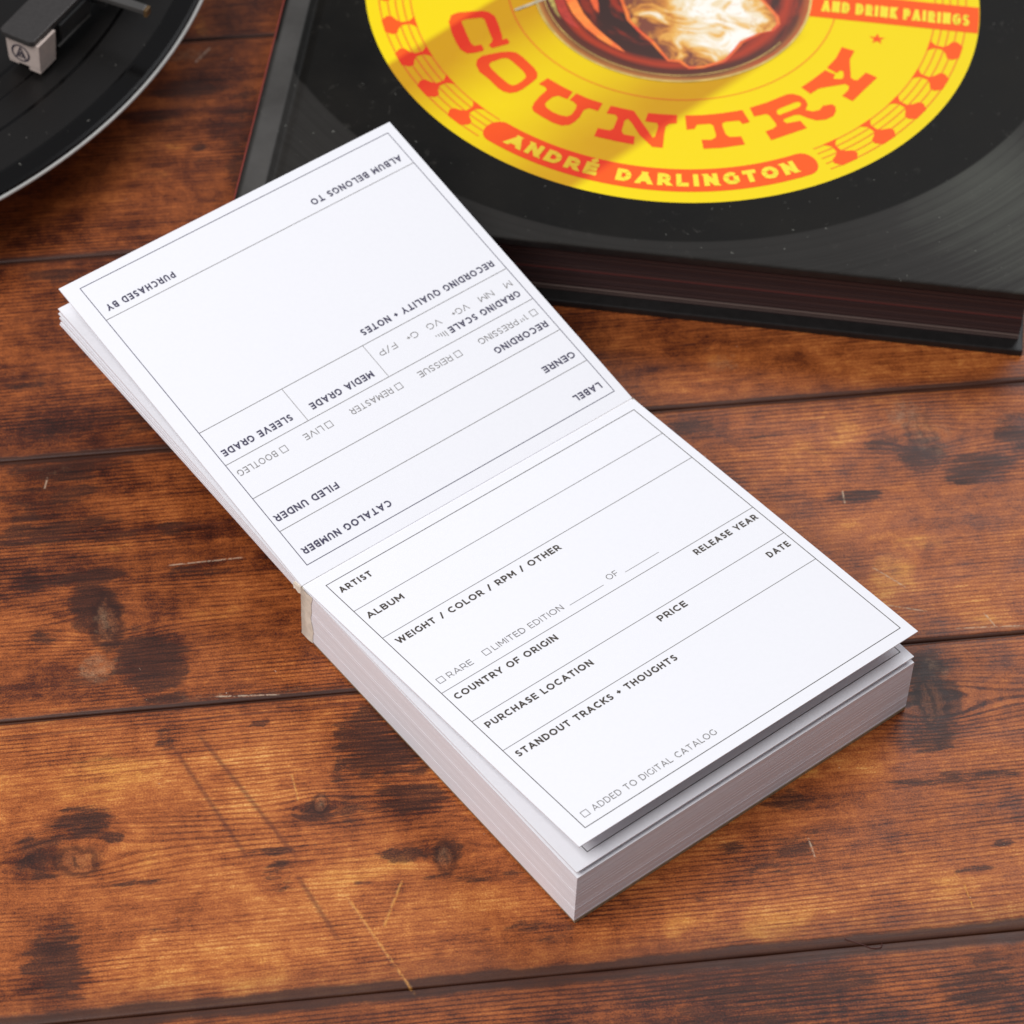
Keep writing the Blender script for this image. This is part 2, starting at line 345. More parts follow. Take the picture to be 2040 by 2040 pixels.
# ------------------------------------------------------------------ line lettering
def arc(cx, cy, rx, ry, a0, a1, n=12):
    return [(cx+rx*math.cos(math.radians(a0+(a1-a0)*k/n)), cy+ry*math.sin(math.radians(a0+(a1-a0)*k/n))) for k in range(n+1)]
GL = {  # width, strokes through the middle of each line; cap height 1
 'A': (.90, [('d', (0, 0), (.45, 1)), ('d', (.90, 0), (.45, 1)), [(.25, .27), (.65, .27)]]),
 'B': (.68, [[(0, 0), (0, 1), (.38, 1)]+arc(.38, .76, .25, .24, 90, -90, 8)+[(0, .52)], [(.38, .52)]+arc(.42, .26, .26, .26, 90, -90, 8)+[(0, 0)]]),
 'C': (.82, [arc(.5, .5, .5, .5, 48, 312, 20)]),
 'D': (.82, [[(0, 0), (0, 1), (.34, 1)]+arc(.34, .5, .48, .5, 90, -90, 14)+[(0, 0), (0, .05)]]),
 'E': (.60, [[(.60, 1), (0, 1), (0, 0), (.62, 0)], [(0, .51), (.54, .51)]]),
 'F': (.58, [[(.60, 1), (0, 1), (0, 0)], [(0, .47), (.54, .47)]]),
 'G': (.86, [arc(.5, .5, .5, .5, 48, 318, 20)+[(.90, .18), (.90, .55)]]),
 'H': (.74, [[(0, 0), (0, 1)], [(.74, 0), (.74, 1)], [(0, .5), (.74, .5)]]),
 'I': (.0, [[(0, 0), (0, 1)]]),
 'K': (.70, [[(0, 0), (0, 1)], ('d', (.68, 1), (.03, .34)), ('d', (.72, 0), (.28, .56))]),
 'L': (.56, [[(0, 1), (0, 0), (.58, 0)]]),
 'M': (.92, [[(0, 0), (0, 1)], [(.92, 0), (.92, 1)], ('d', (.03, 1), (.46, .22)), ('d', (.89, 1), (.46, .22))]),
 'N': (.78, [[(0, 0), (0, 1)], [(.78, 0), (.78, 1)], ('d', (.03, 1), (.75, 0))]),
 'O': (1.0, [arc(.5, .5, .5, .5, 0, 360, 26)]),
 'P': (.66, [[(0, 0), (0, 1), (.38, 1)]+arc(.38, .68, .28, .32, 90, -90, 10)+[(0, .36)]]),
 'Q': (1.0, [arc(.5, .5, .5, .5, 0, 360, 26), [(.52, .06), (.70, -.12), (.92, -.10)]]),
 'R': (.70, [[(0, 0), (0, 1), (.38, 1)]+arc(.38, .68, .28, .32, 90, -90, 10)+[(0, .36)], ('d', (.68, 0), (.40, .40))]),
 'S': (.60, [[(.58, .87), (.46, .97), (.30, 1), (.12, .95), (.04, .78), (.10, .62), (.30, .53), (.50, .45), (.60, .28), (.54, .10), (.38, .01), (.26, 0), (.10, .05), (0, .16)]]),
 'T': (.74, [[(0, 1), (.74, 1)], [(.37, 1), (.37, 0)]]),
 'U': (.74, [[(0, 1), (0, .38)]+arc(.37, .37, .37, .37, 180, 360, 14)+[(.74, 1)]]),
 'V': (.90, [('d', (0, 1), (.45, 0)), ('d', (.90, 1), (.45, 0))]),
 'W': (1.36, [('d', (0, 1), (.34, 0)), ('d', (.68, 1), (.34, 0)), ('d', (.68, 1), (1.02, 0)), ('d', (1.36, 1), (1.02, 0))]),
 'Y': (.80, [('d', (0, 1), (.40, .38)), ('d', (.80, 1), (.40, .38)), [(.40, .42), (.40, 0)]]),
 '1': (.26, [[(0, .98), (.26, .98), (.26, 0)]]),
 '/': (.50, [[(0, -.16), (.50, 1.16)]]),
 '+': (.44, [[(.02, .48), (.42, .48)], [(.22, .28), (.22, .68)]]),
 '\u00c9': (.60, [[(.60, 1), (0, 1), (0, 0), (.62, 0)], [(0, .51), (.54, .51)], [(.14, 1.34), (.56, 1.68)]]),
}
def text_lines(s, h, t, length, track=.21):
    """strokes (lists of quads) of a text of cap height h filling 0..length; the letters' width is solved"""
    k = h-t; gap = track*h
    free = 0; fixed = gap*(len(s)-1)
    for ch in s:
        if ch == ' ': free += .34*h
        else: free += GL[ch][0]*k; fixed += t
    xs = (length-fixed)/free if free > .01*h else 1.
    x = 0; out = []
    for ch in s:
        if ch == ' ': x += .34*h*xs+gap; continue
        f = lambda p: (x+t/2+p[0]*k*xs, t/2+p[1]*k)
        for pl in GL[ch][1]:
            if pl[0] == 'd':
                (ax, ay), (bx, by) = f(pl[1]), f(pl[2])
                w = t*math.hypot(bx-ax, by-ay)/abs(by-ay)*.5
                w = min(w, t*.85)
                sl = (bx-ax)/(by-ay)
                def end(px, py, raw):
                    if raw in (0, 1): ny = 0 if raw == 0 else h; return (px+sl*(ny-py), ny)
                    return (px, py)
                ax, ay = end(ax, ay, pl[1][1]); bx, by = end(bx, by, pl[2][1])
                out.append([((ax-w, ay), (ax+w, ay), (bx+w, by), (bx-w, by))])
            else:
                pts = [f(p) for p in pl]
                for i0, i1 in ((0, 1), (-1, -2)):              # square ends on straight strokes
                    (ax, ay), (bx, by) = pts[i0], pts[i1]
                    if abs(ax-bx) < 1e-7 or abs(ay-by) < 1e-7:
                        l = math.hypot(ax-bx, ay-by); pts[i0] = (ax+(ax-bx)/l*t/2, ay+(ay-by)/l*t/2)
                out.append(strip(pts, t))
        x += GL[ch][0]*k*xs+t+gap
    return out

def strip(pl, t):
    """flat ribbon with mitred corners along a polyline"""
    pts = [p for i, p in enumerate(pl) if i == 0 or math.dist(p, pl[i-1]) > 1e-6]
    closed = math.dist(pts[0], pts[-1]) < 1e-6
    if closed: pts = pts[:-1]
    n = len(pts); L, Rr = [], []
    for i in range(n):
        def d(a, b):
            q = (b[0]-a[0], b[1]-a[1]); l = math.hypot(*q); return (q[0]/l, q[1]/l)
        if closed: d0, d1 = d(pts[i-1], pts[i]), d(pts[i], pts[(i+1) % n])
        else:
            d1 = d(pts[i], pts[i+1]) if i < n-1 else d(pts[i-1], pts[i])
            d0 = d(pts[i-1], pts[i]) if i else d1
        n0, n1 = (-d0[1], d0[0]), (-d1[1], d1[0])
        mx, my = n0[0]+n1[0], n0[1]+n1[1]; l2 = mx*mx+my*my
        if l2 < .05: mx, my, f = n1[0], n1[1], 1.
        else: f = min(2/l2, 2.2/math.sqrt(l2))
        L.append((pts[i][0]+mx*f*t/2, pts[i][1]+my*f*t/2)); Rr.append((pts[i][0]-mx*f*t/2, pts[i][1]-my*f*t/2))
    q = []
    for i in range(n if closed else n-1):
        j = (i+1) % n; q.append((L[i], Rr[i], Rr[j], L[j]))
    return q

def print_mesh(name, quads, fmap, mat, parent, eps=.0004, de=.00004, each=False):
    """quads: list of groups; each group (a stroke) lies a hair above the one before"""
    vs, fs = [], []
    for gi, grp in enumerate(quads):
        for q in grp:
            b = len(vs)
            lv = (len(fs)*7) % 31 if each else gi % 12
            for p in q: vs.append(fmap(p[0], p[1], eps+de*lv))
            fs.append(tuple(range(b, b+len(q))))
    return mesh(name, vs, fs, mat, parent)

def polyfill(rings):
    r3 = [[Vector((x, y, 0)) for x, y in r] for r in rings]
    flat = [p for r in rings for p in r]
    return [tuple(flat[i] for i in tri) for tri in tessellate_polygon(r3)]

# ------------------------------------------------------------------ note pad
H, T = 1.02, .181
paper_t = NT('white_card_paper')
oc = paper_t.n('ShaderNodeTexCoord').outputs['Object']
pf = paper_t.noise(oc, 900, 4, .6)
paper_t.bump(pf, .05, .00003)
paper_t.b.inputs['Specular IOR Level'].default_value = .25
PAPER = paper_t.out(Base_Color=paper_t.mix(pf, (.80, .80, .845, 1), (.83, .83, .872, 1)), Roughness=.62)

ed_t = NT('card_edges')
oc = ed_t.n('ShaderNodeTexCoord').outputs['Object']
ef = ed_t.noise(ed_t.vmath('MULTIPLY', oc, (12, 12, 3400)), 1, 3, .7)
e2 = ed_t.noise(ed_t.vmath('MULTIPLY', oc, (60, 60, 700)), 1, 3, .6)
ed_t.bump(ef, .10, .00004)
EDGE = ed_t.out(Base_Color=ed_t.mix(ed_t.step(ed_t.math('ADD', ef, ed_t.math('MULTIPLY', e2, .4)), .45, .95), (.80, .77, .81, 1), (.86, .83, .87, 1)), Roughness=.7)
GLUE = plain('cream_padding_glue', (232, 222, 206), .35, nscale=500, namt=.10)
CHIP = plain('grey_brown_chipboard', (150, 128, 100), .85, nscale=900, namt=.2)
INK = plain('dark_grey_ink', (62, 54, 46), .6)
INKL = plain('thin_grey_ink', (112, 108, 106), .6)
INKB = plain('slate_ink', (62, 58, 84), .6)

pad = empty('note_pad', (.5, .5, 0))
tag(pad, 'thick white pad of printed record catalog cards lying open, glued along its spine', 'note pad')
ORG = Vector((.5, .5, 0))
def padmesh(name, vs, fs, mat, parent, **kw):
    off = ORG if parent is not None else Vector()
    return mesh(name, [(v[0]-ORG.x, v[1]-ORG.y, v[2]) for v in vs], fs, mat, parent, **kw)

def near_map(th, L, z0, dx, droop=0):
    c, s = math.cos(th), math.sin(th)
    def f(u, v, e=0):
        return (u+dx*v-ORG.x, H-v*c+e*s*0-ORG.y, z0+v*s+droop*v*(1-v)+e)
    return f
def far_map(ph, z0, x0, x1, y0, bow=0, w=1.0):
    c, s = math.cos(ph), math.sin(ph)
    def f(u, v, e=0):
        return (u*w+x0+(x1-x0)*v-ORG.x, y0+v*c-ORG.y-e*s, z0+v*s+bow*v*(1-v)+e*c)
    return f
def sheet(f, L, parent, th=.0028, name='sheet', flip=False):
    n = 12; vs, fs = [], []
    for k in range(n+1):
        v = L*k/n
        for u in (0, 1): vs.append(f(u, v, 0)); vs.append(f(u, v, -th))
    for k in range(n):
        a = 4*k; b = a+4
        fs += [(a, b, b+2, a+2), (a+1, a+3, b+3, b+1), (a, a+1, b+1, b), (a+2, b+2, b+3, a+3)]
    fs += [(0, 2, 3, 1), (4*n, 4*n+1, 4*n+3, 4*n+2)]
    mids = []
    for k in range(n): mids += [0, 0, 1, 1]
    mids += [1, 1]
    o = mesh(name, vs, fs, [PAPER, EDGE], parent, mids=mids)
    return o

LW = .0016
def rect_frame(u0, u1, v0, v1): return [(u0, v0), (u1, v0), (u1, v1), (u0, v1), (u0, v0)]
def put_lines(lines, f, parent, mat, name='ruled_line'):
    for ln, w in lines:
        sub = []
        for a, b in zip(ln[:-1], ln[1:]):            # cut long lines so they follow the sheet
            sub.append(a)
            for k in range(1, 8): sub.append((a[0]+(b[0]-a[0])*k/8, a[1]+(b[1]-a[1])*k/8))
        sub.append(ln[-1]); print_mesh(name, [strip(sub, w)], f, mat, parent)

def put_text(s, u0, u1, vb, f, parent, bold=True, rot=False, h=None, mat=None):
    h = h or (.0188 if bold else .0172)
    t = .0039 if bold else .0018
    if h < .012: t = .0013
    q = []
    for pl in text_lines(s, h, t, abs(u1-u0)):
        q.append([tuple(((u0+x, vb-y) if not rot else (u0-x, vb+0*y-0+y*-1)) for x, y in qd) for qd in pl])
    return print_mesh('lettering', q, f, mat or (INK if bold else INKL), parent)

def checkbox(uc, vc, f, parent, s=.0165):
    return put_lines([(rect_frame(uc-s/2, uc+s/2, vc-s/2, vc+s/2), .0016)], f, parent, INKL, 'checkbox')

# stack of cards under the open sheets
vs, fs, mids = [], [], []
z = .010; k = 0
while z < T-.0062:
    j = .0005; p_ = .0
    if k in (14, 35): p_ = .0007
    x0 = rnd.uniform(-j, j)*.25-p_*.6; x1 = 1+rnd.uniform(-j, j)*.6; y0 = rnd.choice([0, .1, .2, .3, 1, -.6, 1.8 if k > 30 else .4])*j*.8-p_
    v_, f_ = box_vf(x0, x1, y0, H, z, z+.00288, len(vs))
    v_ = [(a-ORG.x, b-ORG.y, c) for a, b, c in v_]
    vs += v_; fs += f_; mids += [0, 0, 1, 1, 1, 1]; z += .0029; k += 1
blk = mesh('card_block', vs, fs, [PAPER, EDGE], pad, mids=mids); blk['kind'] = 'stuff'
top_z = z
v_, f_ = box_vf(.002-ORG.x, .998-ORG.x, -.001-ORG.y, H+.004-ORG.y, 0.0005, .0095)
mesh('backing_board', v_, f_, CHIP, pad)

# glue along the spine, wrapping a little round the left side
vs, fs = [], []
n = 16
for k in range(n+1):
    zz = .008+(T-.010)*k/n
    w = .033+.010*noise.noise(Vector((zz*26, 2, 0)))+(.004 if zz < .06 else 0)
    o_ = .0035+.0012*noise.noise(Vector((zz*60, 5, 0)))
    vs += [(-o_*.35-ORG.x, H-w-ORG.y, zz), (-o_-ORG.x, H-w*.6-ORG.y, zz), (-o_-ORG.x, H+.006-ORG.y, zz), (.5-ORG.x, H+.007-ORG.y, zz), (1.003-ORG.x, H+.006-ORG.y, zz), (1.003-ORG.x, H-w-ORG.y, zz), (1.0015-ORG.x, H-w-.004-ORG.y, zz)]
for k in range(n):
    for c_ in range(6): fs.append((k*7+c_, k*7+c_+1, (k+1)*7+c_+1, (k+1)*7+c_))
mesh('glue_spine', vs, fs, GLUE, pad, smooth=True)
# torn glue skin left behind at the fold
vs = [(-.001, H-.004, T-.004), (-.004, H+.012, T-.006), (-.010, H+.024, T-.012), (-.016, H+.034, T-.004), (-.02, H+.05, T+.006), (1.0, H-.004, T-.004), (1.0, H+.03, T+.000), (1.0, H+.045, T+.004)]
padmesh('fold_strip', [(.0015, H-.003, T-.0030), (.9985, H-.003, T-.0030), (.9985, H+.012, T-.0030), (.0015, H+.012, T-.0030)], [(0, 1, 2, 3)], PAPER, pad)

# second sheet, hardly lifted, with its own frame
f2 = near_map(.0135, 1.0, top_z+.0028, .001)
sh2 = sheet(f2, 1.0155, pad)
put_lines([(rect_frame(.053, .983, .030, .9865), .0019)], f2, sh2, INK, 'ruled_frame')

# the top sheet of the near half
fN = near_map(.0754, 1.002, T, .0175)
sN = sheet(fN, 1.002, pad)
Ln = [.1365, .2450, .4640, .5735, .6840]
put_lines([(rect_frame(.0437, .9757, .0295, .969), .0019)], fN, sN, INK, 'ruled_frame')
put_lines([([(.0447, v), (.9747, v)], .0016) for v in Ln], fN, sN, INKL)
for s, a, b, v in [('ARTIST', .0585, .149, .0722), ('ALBUM', .058, .161, .1775), ('WEIGHT / COLOR / RPM / OTHER', .0625, .541, .2838),
                   ('COUNTRY OF ORIGIN', .0596, .353, .5018), ('RELEASE YEAR', .771, .9615, .5005), ('PURCHASE LOCATION', .0610, .366, .6125),
                   ('PRICE', .5675, .650, .6085), ('DATE', .896, .9615, .6150), ('STANDOUT TRACKS + THOUGHTS', .0600, .523, .7215)]:
    put_text(s, a, b, v, fN, sN)
for s, a, b, v in [('LIMITED EDITION', .2185, .423, .4370), ('RARE', .0870, .157, .4390), ('OF', .5600, .591, .4325), ('ADDED TO DIGITAL CATALOG', .0905, .444, .9460)]:
    put_text(s, a, b, v, fN, sN, bold=False)
checkbox(.2010, .4287, fN, sN); checkbox(.0680, .4305, fN, sN); checkbox(.0700, .9378, fN, sN)
put_lines([([(.4395, .4360), (.541, .4360)], .0013), ([(.6060, .4360), (.7080, .4360)], .0013)], fN, sN, INKL)

# turned-over sheets of the far half, fanned a little; the top one is printed
y0 = H+.0060
fF = far_map(.2263, T-.001, 0, -.03, y0, 0)
sF = sheet(fF, .982, pad)
q = lambda v: v*1.0
put_lines([(rect_frame(.0437, .9747, .0385, .9560), .0019)], fF, sF, INKB, 'ruled_frame')
put_lines([([(.0447, v), (.9737, v)], .0016) for v in (.8475, .4675, .3610, .2525, .1460)], fF, sF, INKL)
put_lines([([(.2855, .4665), (.2855, .3620)], .0013), ([(.5275, .4665), (.5275, .3620)], .0013)], fF, sF, INKL)
def ft(s, a, b, vm, bold=True, h=None):              # read from the far side: starts at the larger u, upside down
    h_ = h or (.0188 if bold else .0172)
    t = .0039 if bold else .0019
    if h_ < .012: t = .0012
    vm -= .0070
    qs = []
    for pl in text_lines(s, h_, t, abs(a-b)):
        qs.append([tuple((a-x, vm+h_/2-y) for x, y in qd)[::-1] for qd in pl])
    # the feet of the letters point away from the fold
    qs = [[tuple((p[0], 2*vm-p[1]) for p in qd)[::-1] for qd in g] for g in qs]
    qs = [[tuple((p[0], 2*vm-p[1]) for p in qd) for qd in g] for g in qs]
    return print_mesh('lettering', qs, fF, (INKB if bold else INKL), sF)
for s, a, b, v in [('PURCHASED BY', .2624, .0657, .8822), ('ALBUM BELONGS TO', .9564, .6777, .8845), ('RECORDING QUALITY + NOTES', .955, .5475, .5050),
                   ('GRADING SCALE', .956, .737, .3990), ('RECORDING', .958, .796, .2915), ('MEDIA GRADE', .500, .314, .3965), ('SLEEVE GRADE', .2590, .057, .3980),
                   ('GENRE', .959, .862, .1845), ('FILED UNDER', .2375, .055, .1860), ('LABEL', .9576, .875, .0785), ('CATALOG NUMBER', .3140, .057, .0800)]:
    ft(s, a, b, v)
for s, c_, w in [('M', .947, .020), ('NM', .8785, .043), ('VG+', .797, .050), ('VG', .716, .040), ('G+', .649, .033), ('F/P', .574, .052)]:
    ft(s, c_+w/2, c_-w/2, .4340, False)
for s, a, b in [('1', .9275, .9225), ('PRESSING', .8980, .779), ('REISSUE', .693, .5926), ('REMASTER', .511, .387), ('LIVE', .303, .249), ('BOOTLEG', .167, .056)]:
    ft(s, a, b, .3335, False)
ft('ST', .9175, .9045, .3375-.007, False, .0085)
for u in (.9486, .7125, .531, .321, .188): checkbox(u, .3262, fF, sF)
put_lines([([(.7260-.0068*k, .3985), (.7260-.0068*k, .3985-.0180*(1-.19*k))], .0021) for k in range(5)], fF, sF, INKL, 'bar_mark')

ends = [(.321, .0, 1.0), (.314, .003, .995), (.306, -.004, 1.0), (.300, .004, .992), (.2935, -.002, .998), (.288, .001, 1.002), (.280, -.006, .996), (.272, .002, 1.0), (.266, .0, 1.004)]
for k, (ze, dx, L) in enumerate(ends):
    za = T-.006-.0032*k
    fk = far_map(math.asin((ze-za)/.985), za, 0, -.030+dx*.35, y0-.001*k, bow=.006 if k else 0)
    sheet(fk, .981*L, pad)
# ragged end of the glue at the fold
GL2 = [(-.0008, H-.004, T-.006), (-.002, H+.006, T-.030), (-.004, H+.016, T-.034), (-.005, H+.026, T-.027), (-.0065, H+.030, T-.029), (-.005, H+.036, T-.016), (-.002, H+.03, T-.006)]
vs = [(x-ORG.x, y-ORG.y, z_) for x, y, z_ in GL2]+[(.05-ORG.x, y-ORG.y, z_) for x, y, z_ in GL2]
fs = [tuple(range(7))[::-1], tuple(range(7, 14))]+[(k, (k+1) % 7, 7+(k+1) % 7, 7+k) for k in range(7)]
mesh('torn_glue', vs, fs, GLUE, pad, bevel=.0008)

# ------------------------------------------------------------------ hardcover book
BRZ = math.atan2(-.70788, .70634)
book = empty('hardcover_book', (2.02527, 2.10150, 0), BRZ)
tag(book, 'thick black hardcover book with a yellow record label on its cover, behind the pad', 'book')
ZB = .23

def cover_material():
    t = NT('printed_black_record_cover')
    p = t.vmath('SCALE', t.n('ShaderNodeTexCoord').outputs['Object'], scale=10.)
    xy = t.n('ShaderNodeSeparateXYZ'); t.set(xy.inputs[0], p)
    flat = t.n('ShaderNodeCombineXYZ'); t.set(flat.inputs[0], xy.outputs[0]); t.set(flat.inputs[1], xy.outputs[1])
    P = flat.outputs[0]
    r = t.vmath('DISTANCE', P, (-.029, .148, 0))
    out = t.step(r, 1.128, 1.138)
    rr = t.n('ShaderNodeCombineXYZ'); t.set(rr.inputs[0], r)
    g1 = t.noise(rr.outputs[0], 36, 4, .7); g2 = t.noise(rr.outputs[0], 160, 2, .6)
    sm = t.noise(P, 3, 5, .6)
    dust = t.noise(P, 60, 2, .6)
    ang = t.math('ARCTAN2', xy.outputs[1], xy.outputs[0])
    sheen = t.math('MULTIPLY', t.step(t.math('ABSOLUTE', t.math('ADD', ang, .62)), .5, .0), .38)  # wedge of sheen painted into the groove colour
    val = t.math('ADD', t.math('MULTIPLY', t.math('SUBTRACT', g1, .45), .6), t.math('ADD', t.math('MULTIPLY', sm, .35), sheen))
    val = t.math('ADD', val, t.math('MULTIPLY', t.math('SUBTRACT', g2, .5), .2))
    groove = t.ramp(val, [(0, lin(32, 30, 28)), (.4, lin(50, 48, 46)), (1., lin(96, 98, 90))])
    dark = t.ramp(sm, [(.3, lin(14, 13, 12)), (.7, lin(27, 25, 22))])
    c = t.mix(out, dark, groove)
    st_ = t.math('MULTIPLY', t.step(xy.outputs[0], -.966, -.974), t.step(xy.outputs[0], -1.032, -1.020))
    c = t.mix(t.math('MULTIPLY', st_, .85), c, t.ramp(sm, [(.3, lin(64, 62, 60)), (.7, lin(86, 84, 82))]))  # gloss on the hinge strip, painted in as lighter grey
    scuff = t.math('MULTIPLY', t.step(t.noise(P, 24, 7, .75, .8), .58, .74), t.step(t.noise(P, 4, 3, .5), .42, .62))
    c = t.mix(t.math('MULTIPLY', scuff, .28), c, lin(110, 106, 100))
    c = t.mix(t.step(dust, .70, .78, 0, .45), c, lin(150, 150, 142))
    t.b.inputs['Specular IOR Level'].default_value = .07
    return t.out(Base_Color=c, Roughness=t.math('ADD', .42, t.math('MULTIPLY', sm, .15)))
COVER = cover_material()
BLACK = plain('black_book_board', (20, 18, 18), .5, nscale=400, namt=.3)

# front cover: an extruded profile with rounded edges and the hinge groove
prof = [(-1.037, .209), (-1.0385, .219), (-1.037, .226), (-1.033, .2295)]
for k in range(25):
    u = -1.028+k*.0060
    d = 0
    if -.975 < u < -.925: d = .011*(.5+.5*math.cos((u+.950)/.025*math.pi))
    prof.append((u, ZB-d))
prof += [(-.85, ZB), (0, ZB), (.98, ZB), (1.006, .2295), (1.010, .2265), (1.0115, .219), (1.010, .209)]
vs, fs = [], []
rows = [(-1.0285, -.006), (-1.0275, -.0015), (-1.023, 0), (1.023, 0), (1.0275, -.0015), (1.0285, -.006)]
npf = len(prof)
for y, dz in rows:
    for u, z_ in prof: vs.append((u, y, max(.209, z_+dz) if z_ > .21 else z_))
for j in range(len(rows)-1):
    for k in range(npf-1): fs.append((j*npf+k, (j+1)*npf+k, (j+1)*npf+k+1, j*npf+k+1)[::-1])
b0 = len(vs)
for y in (-1.0285, 1.0285):
    for u in (-1.037, 1.010): vs.append((u, y, .2075))
fs += [(b0, b0+2, b0+3, b0+1)]
fs += [tuple([b0]+list(range(0, npf))+[b0+1])[::-1], tuple([b0+2]+[5*npf+k for k in range(npf)]+[b0+3])]
fs += [tuple([b0]+[j*npf for j in range(6)]+[b0+2]), tuple([b0+1]+[j*npf+npf-1 for j in range(6)]+[b0+3])[::-1]]
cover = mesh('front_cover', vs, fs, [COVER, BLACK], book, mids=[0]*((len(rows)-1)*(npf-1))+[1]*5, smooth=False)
v_, f_ = box_vf(-1.037, 1.0105, -1.0285, 1.0285, .001, .022)
mesh('back_cover', v_, f_, BLACK, book, bevel=.004)
SPRED = plain('red_spine_cloth', (120, 36, 22), .6, nscale=600, namt=.15)
v_, f_ = box_vf(-1.0415, -1.0375, -1.026, 1.026, .003, .2275)
mesh('spine', v_, f_, SPRED, book, bevel=.001)
# page block in thin leaves
PG = [plain('dark_page_edges', (52, 34, 34), .6), plain('brown_page_edges', (66, 46, 44), .6), plain('reddish_page_edges', (92, 44, 42), .6), plain('grey_page_edges', (104, 88, 82), .6)]
vs, fs, mids = [], [], []
z = .0225; k = 0
while z < .2060:
    th = rnd.uniform(.0035, .0065)
    mm = 3 if k in (1, 3) else rnd.choice([0, 0, 0, 1, 1, 2 if rnd.random() < .45 else 0])
    j = rnd.uniform(-.0018, .0018)
    zt = min(z+th-.0003, .2070)
    v_, f_ = box_vf(-1.030, .9975+j, -.990+j, .990, z, zt, len(vs))
    vs += v_; fs += f_; mids += [mm]*6; z += th; k += 1
pb = mesh('page_block', vs, fs, PG, book, mids=mids); pb['kind'] = 'stuff'

# label print
def shade_print(name, a, b, mixrgb=None, rough=.45):
    """flat print; the printed cover photo has a soft diagonal band in which the ink is deeper"""
    t = NT(name)
    p = t.vmath('SCALE', t.n('ShaderNodeTexCoord').outputs['Object'], scale=10.)
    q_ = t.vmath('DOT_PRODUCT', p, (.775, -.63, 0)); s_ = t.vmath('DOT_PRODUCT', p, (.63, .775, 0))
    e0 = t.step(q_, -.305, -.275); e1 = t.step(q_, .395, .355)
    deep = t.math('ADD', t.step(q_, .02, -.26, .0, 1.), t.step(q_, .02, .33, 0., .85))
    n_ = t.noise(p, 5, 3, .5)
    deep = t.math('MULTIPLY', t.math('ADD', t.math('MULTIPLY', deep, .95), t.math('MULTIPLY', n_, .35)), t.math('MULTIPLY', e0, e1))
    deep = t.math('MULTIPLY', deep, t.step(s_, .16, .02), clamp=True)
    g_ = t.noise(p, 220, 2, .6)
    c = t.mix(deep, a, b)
    c = t.mix(t.math('MULTIPLY', g_, .02), c, (.9, .9, .8, 1))
    t.b.inputs['Specular IOR Level'].default_value = .08
    return t.out(Base_Color=c, Roughness=rough)
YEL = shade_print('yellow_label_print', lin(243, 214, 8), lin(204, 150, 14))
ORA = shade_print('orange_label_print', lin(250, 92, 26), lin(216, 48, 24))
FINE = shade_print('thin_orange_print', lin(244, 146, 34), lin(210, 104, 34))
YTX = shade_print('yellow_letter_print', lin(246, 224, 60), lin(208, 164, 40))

bmap = lambda x, y, e=0: (x, y, ZB+e)
def disc(r, n=200): return [(r*math.cos(2*math.pi*k/n), r*math.sin(2*math.pi*k/n)) for k in range(n)]
n = 240
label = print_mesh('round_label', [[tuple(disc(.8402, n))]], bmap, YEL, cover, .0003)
def polar(r, deg): return (r*math.cos(math.radians(deg)), r*math.sin(math.radians(deg)))
def ring(r, w, a0=0, a1=360, n=200):
    return [tuple([polar(r-w/2, a0+(a1-a0)*k/n), polar(r+w/2, a0+(a1-a0)*k/n), polar(r+w/2, a0+(a1-a0)*(k+1)/n), polar(r-w/2, a0+(a1-a0)*(k+1)/n)]) for k in range(n)]
print_mesh('thin_ring', [ring(.4514, .0042)], bmap, FINE, cover, .0007)
# strings and wine-glass frets round the rim
strs = []
for r in (.7195, .7400, .7605, .7815, .8040): strs.append(ring(r, .0046, -54, 236, 180))
print_mesh('string_rings', strs, bmap, FINE, cover, .0007)
def glassy(a):
    def P(r, da): return polar(r, a+da)
    bowl = [P(.8075, -1.7), P(.8075, 1.7), P(.790, 2.75), P(.777, 2.55), P(.768, 1.3), P(.758, .5), P(.737, .42), P(.727, 1.0), P(.7175, 1.9), P(.7175, -1.9), P(.727, -1.0), P(.737, -.42), P(.758, -.5), P(.768, -1.3), P(.777, -2.55), P(.790, -2.75)]
    return polyfill([bowl])
for a in [-10.2-9.9*k for k in range(5)]+[-130.2-9.9*k for k in range(5)]+[12+9.9*k for k in range(16)]:
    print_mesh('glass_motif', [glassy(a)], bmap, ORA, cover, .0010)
# author band
pill = [polar(.7165, -122+k*(122-58)/40) for k in range(41)]+[polar(.7185+.0085*(1-math.cos(k/10*math.pi))*4.7, -58+2.6*math.sin(k/10*math.pi)) for k in range(1, 10)]
pill = [polar(.7165, -122+64*k/40) for k in range(41)]
pill += [polar(.7583-.0418*math.cos(math.pi*k/10), -58+2.7*math.sin(math.pi*k/10)) for k in range(1, 10)]
pill += [polar(.8001, -58-64*k/40) for k in range(41)]
pill += [polar(.7583+.0418*math.cos(math.pi*k/10), -122-2.7*math.sin(math.pi*k/10)) for k in range(1, 10)]
print_mesh('author_band', [polyfill([pill])], bmap, ORA, cover, .0010)
def arc_text(s, a0, a1, rb, h, t, mat, name='lettering'):
    rm = rb-h/2; L = math.radians(a1-a0)*rm
    q = []
    for pl in text_lines(s, h, t, L, .30):
        q.append([tuple(polar(rb-y, a0+math.degrees(x/rm)) for x, y in qd) for qd in pl])
    return print_mesh(name, q, bmap, mat, cover, .0014, .00004, True)
arc_text('ANDR\u00c9', -119.2, -99.7, .7810, .0450, .0138, YTX)
arc_text('DARLINGTON', -95.9, -59.8, .7810, .0450, .0138, YTX)
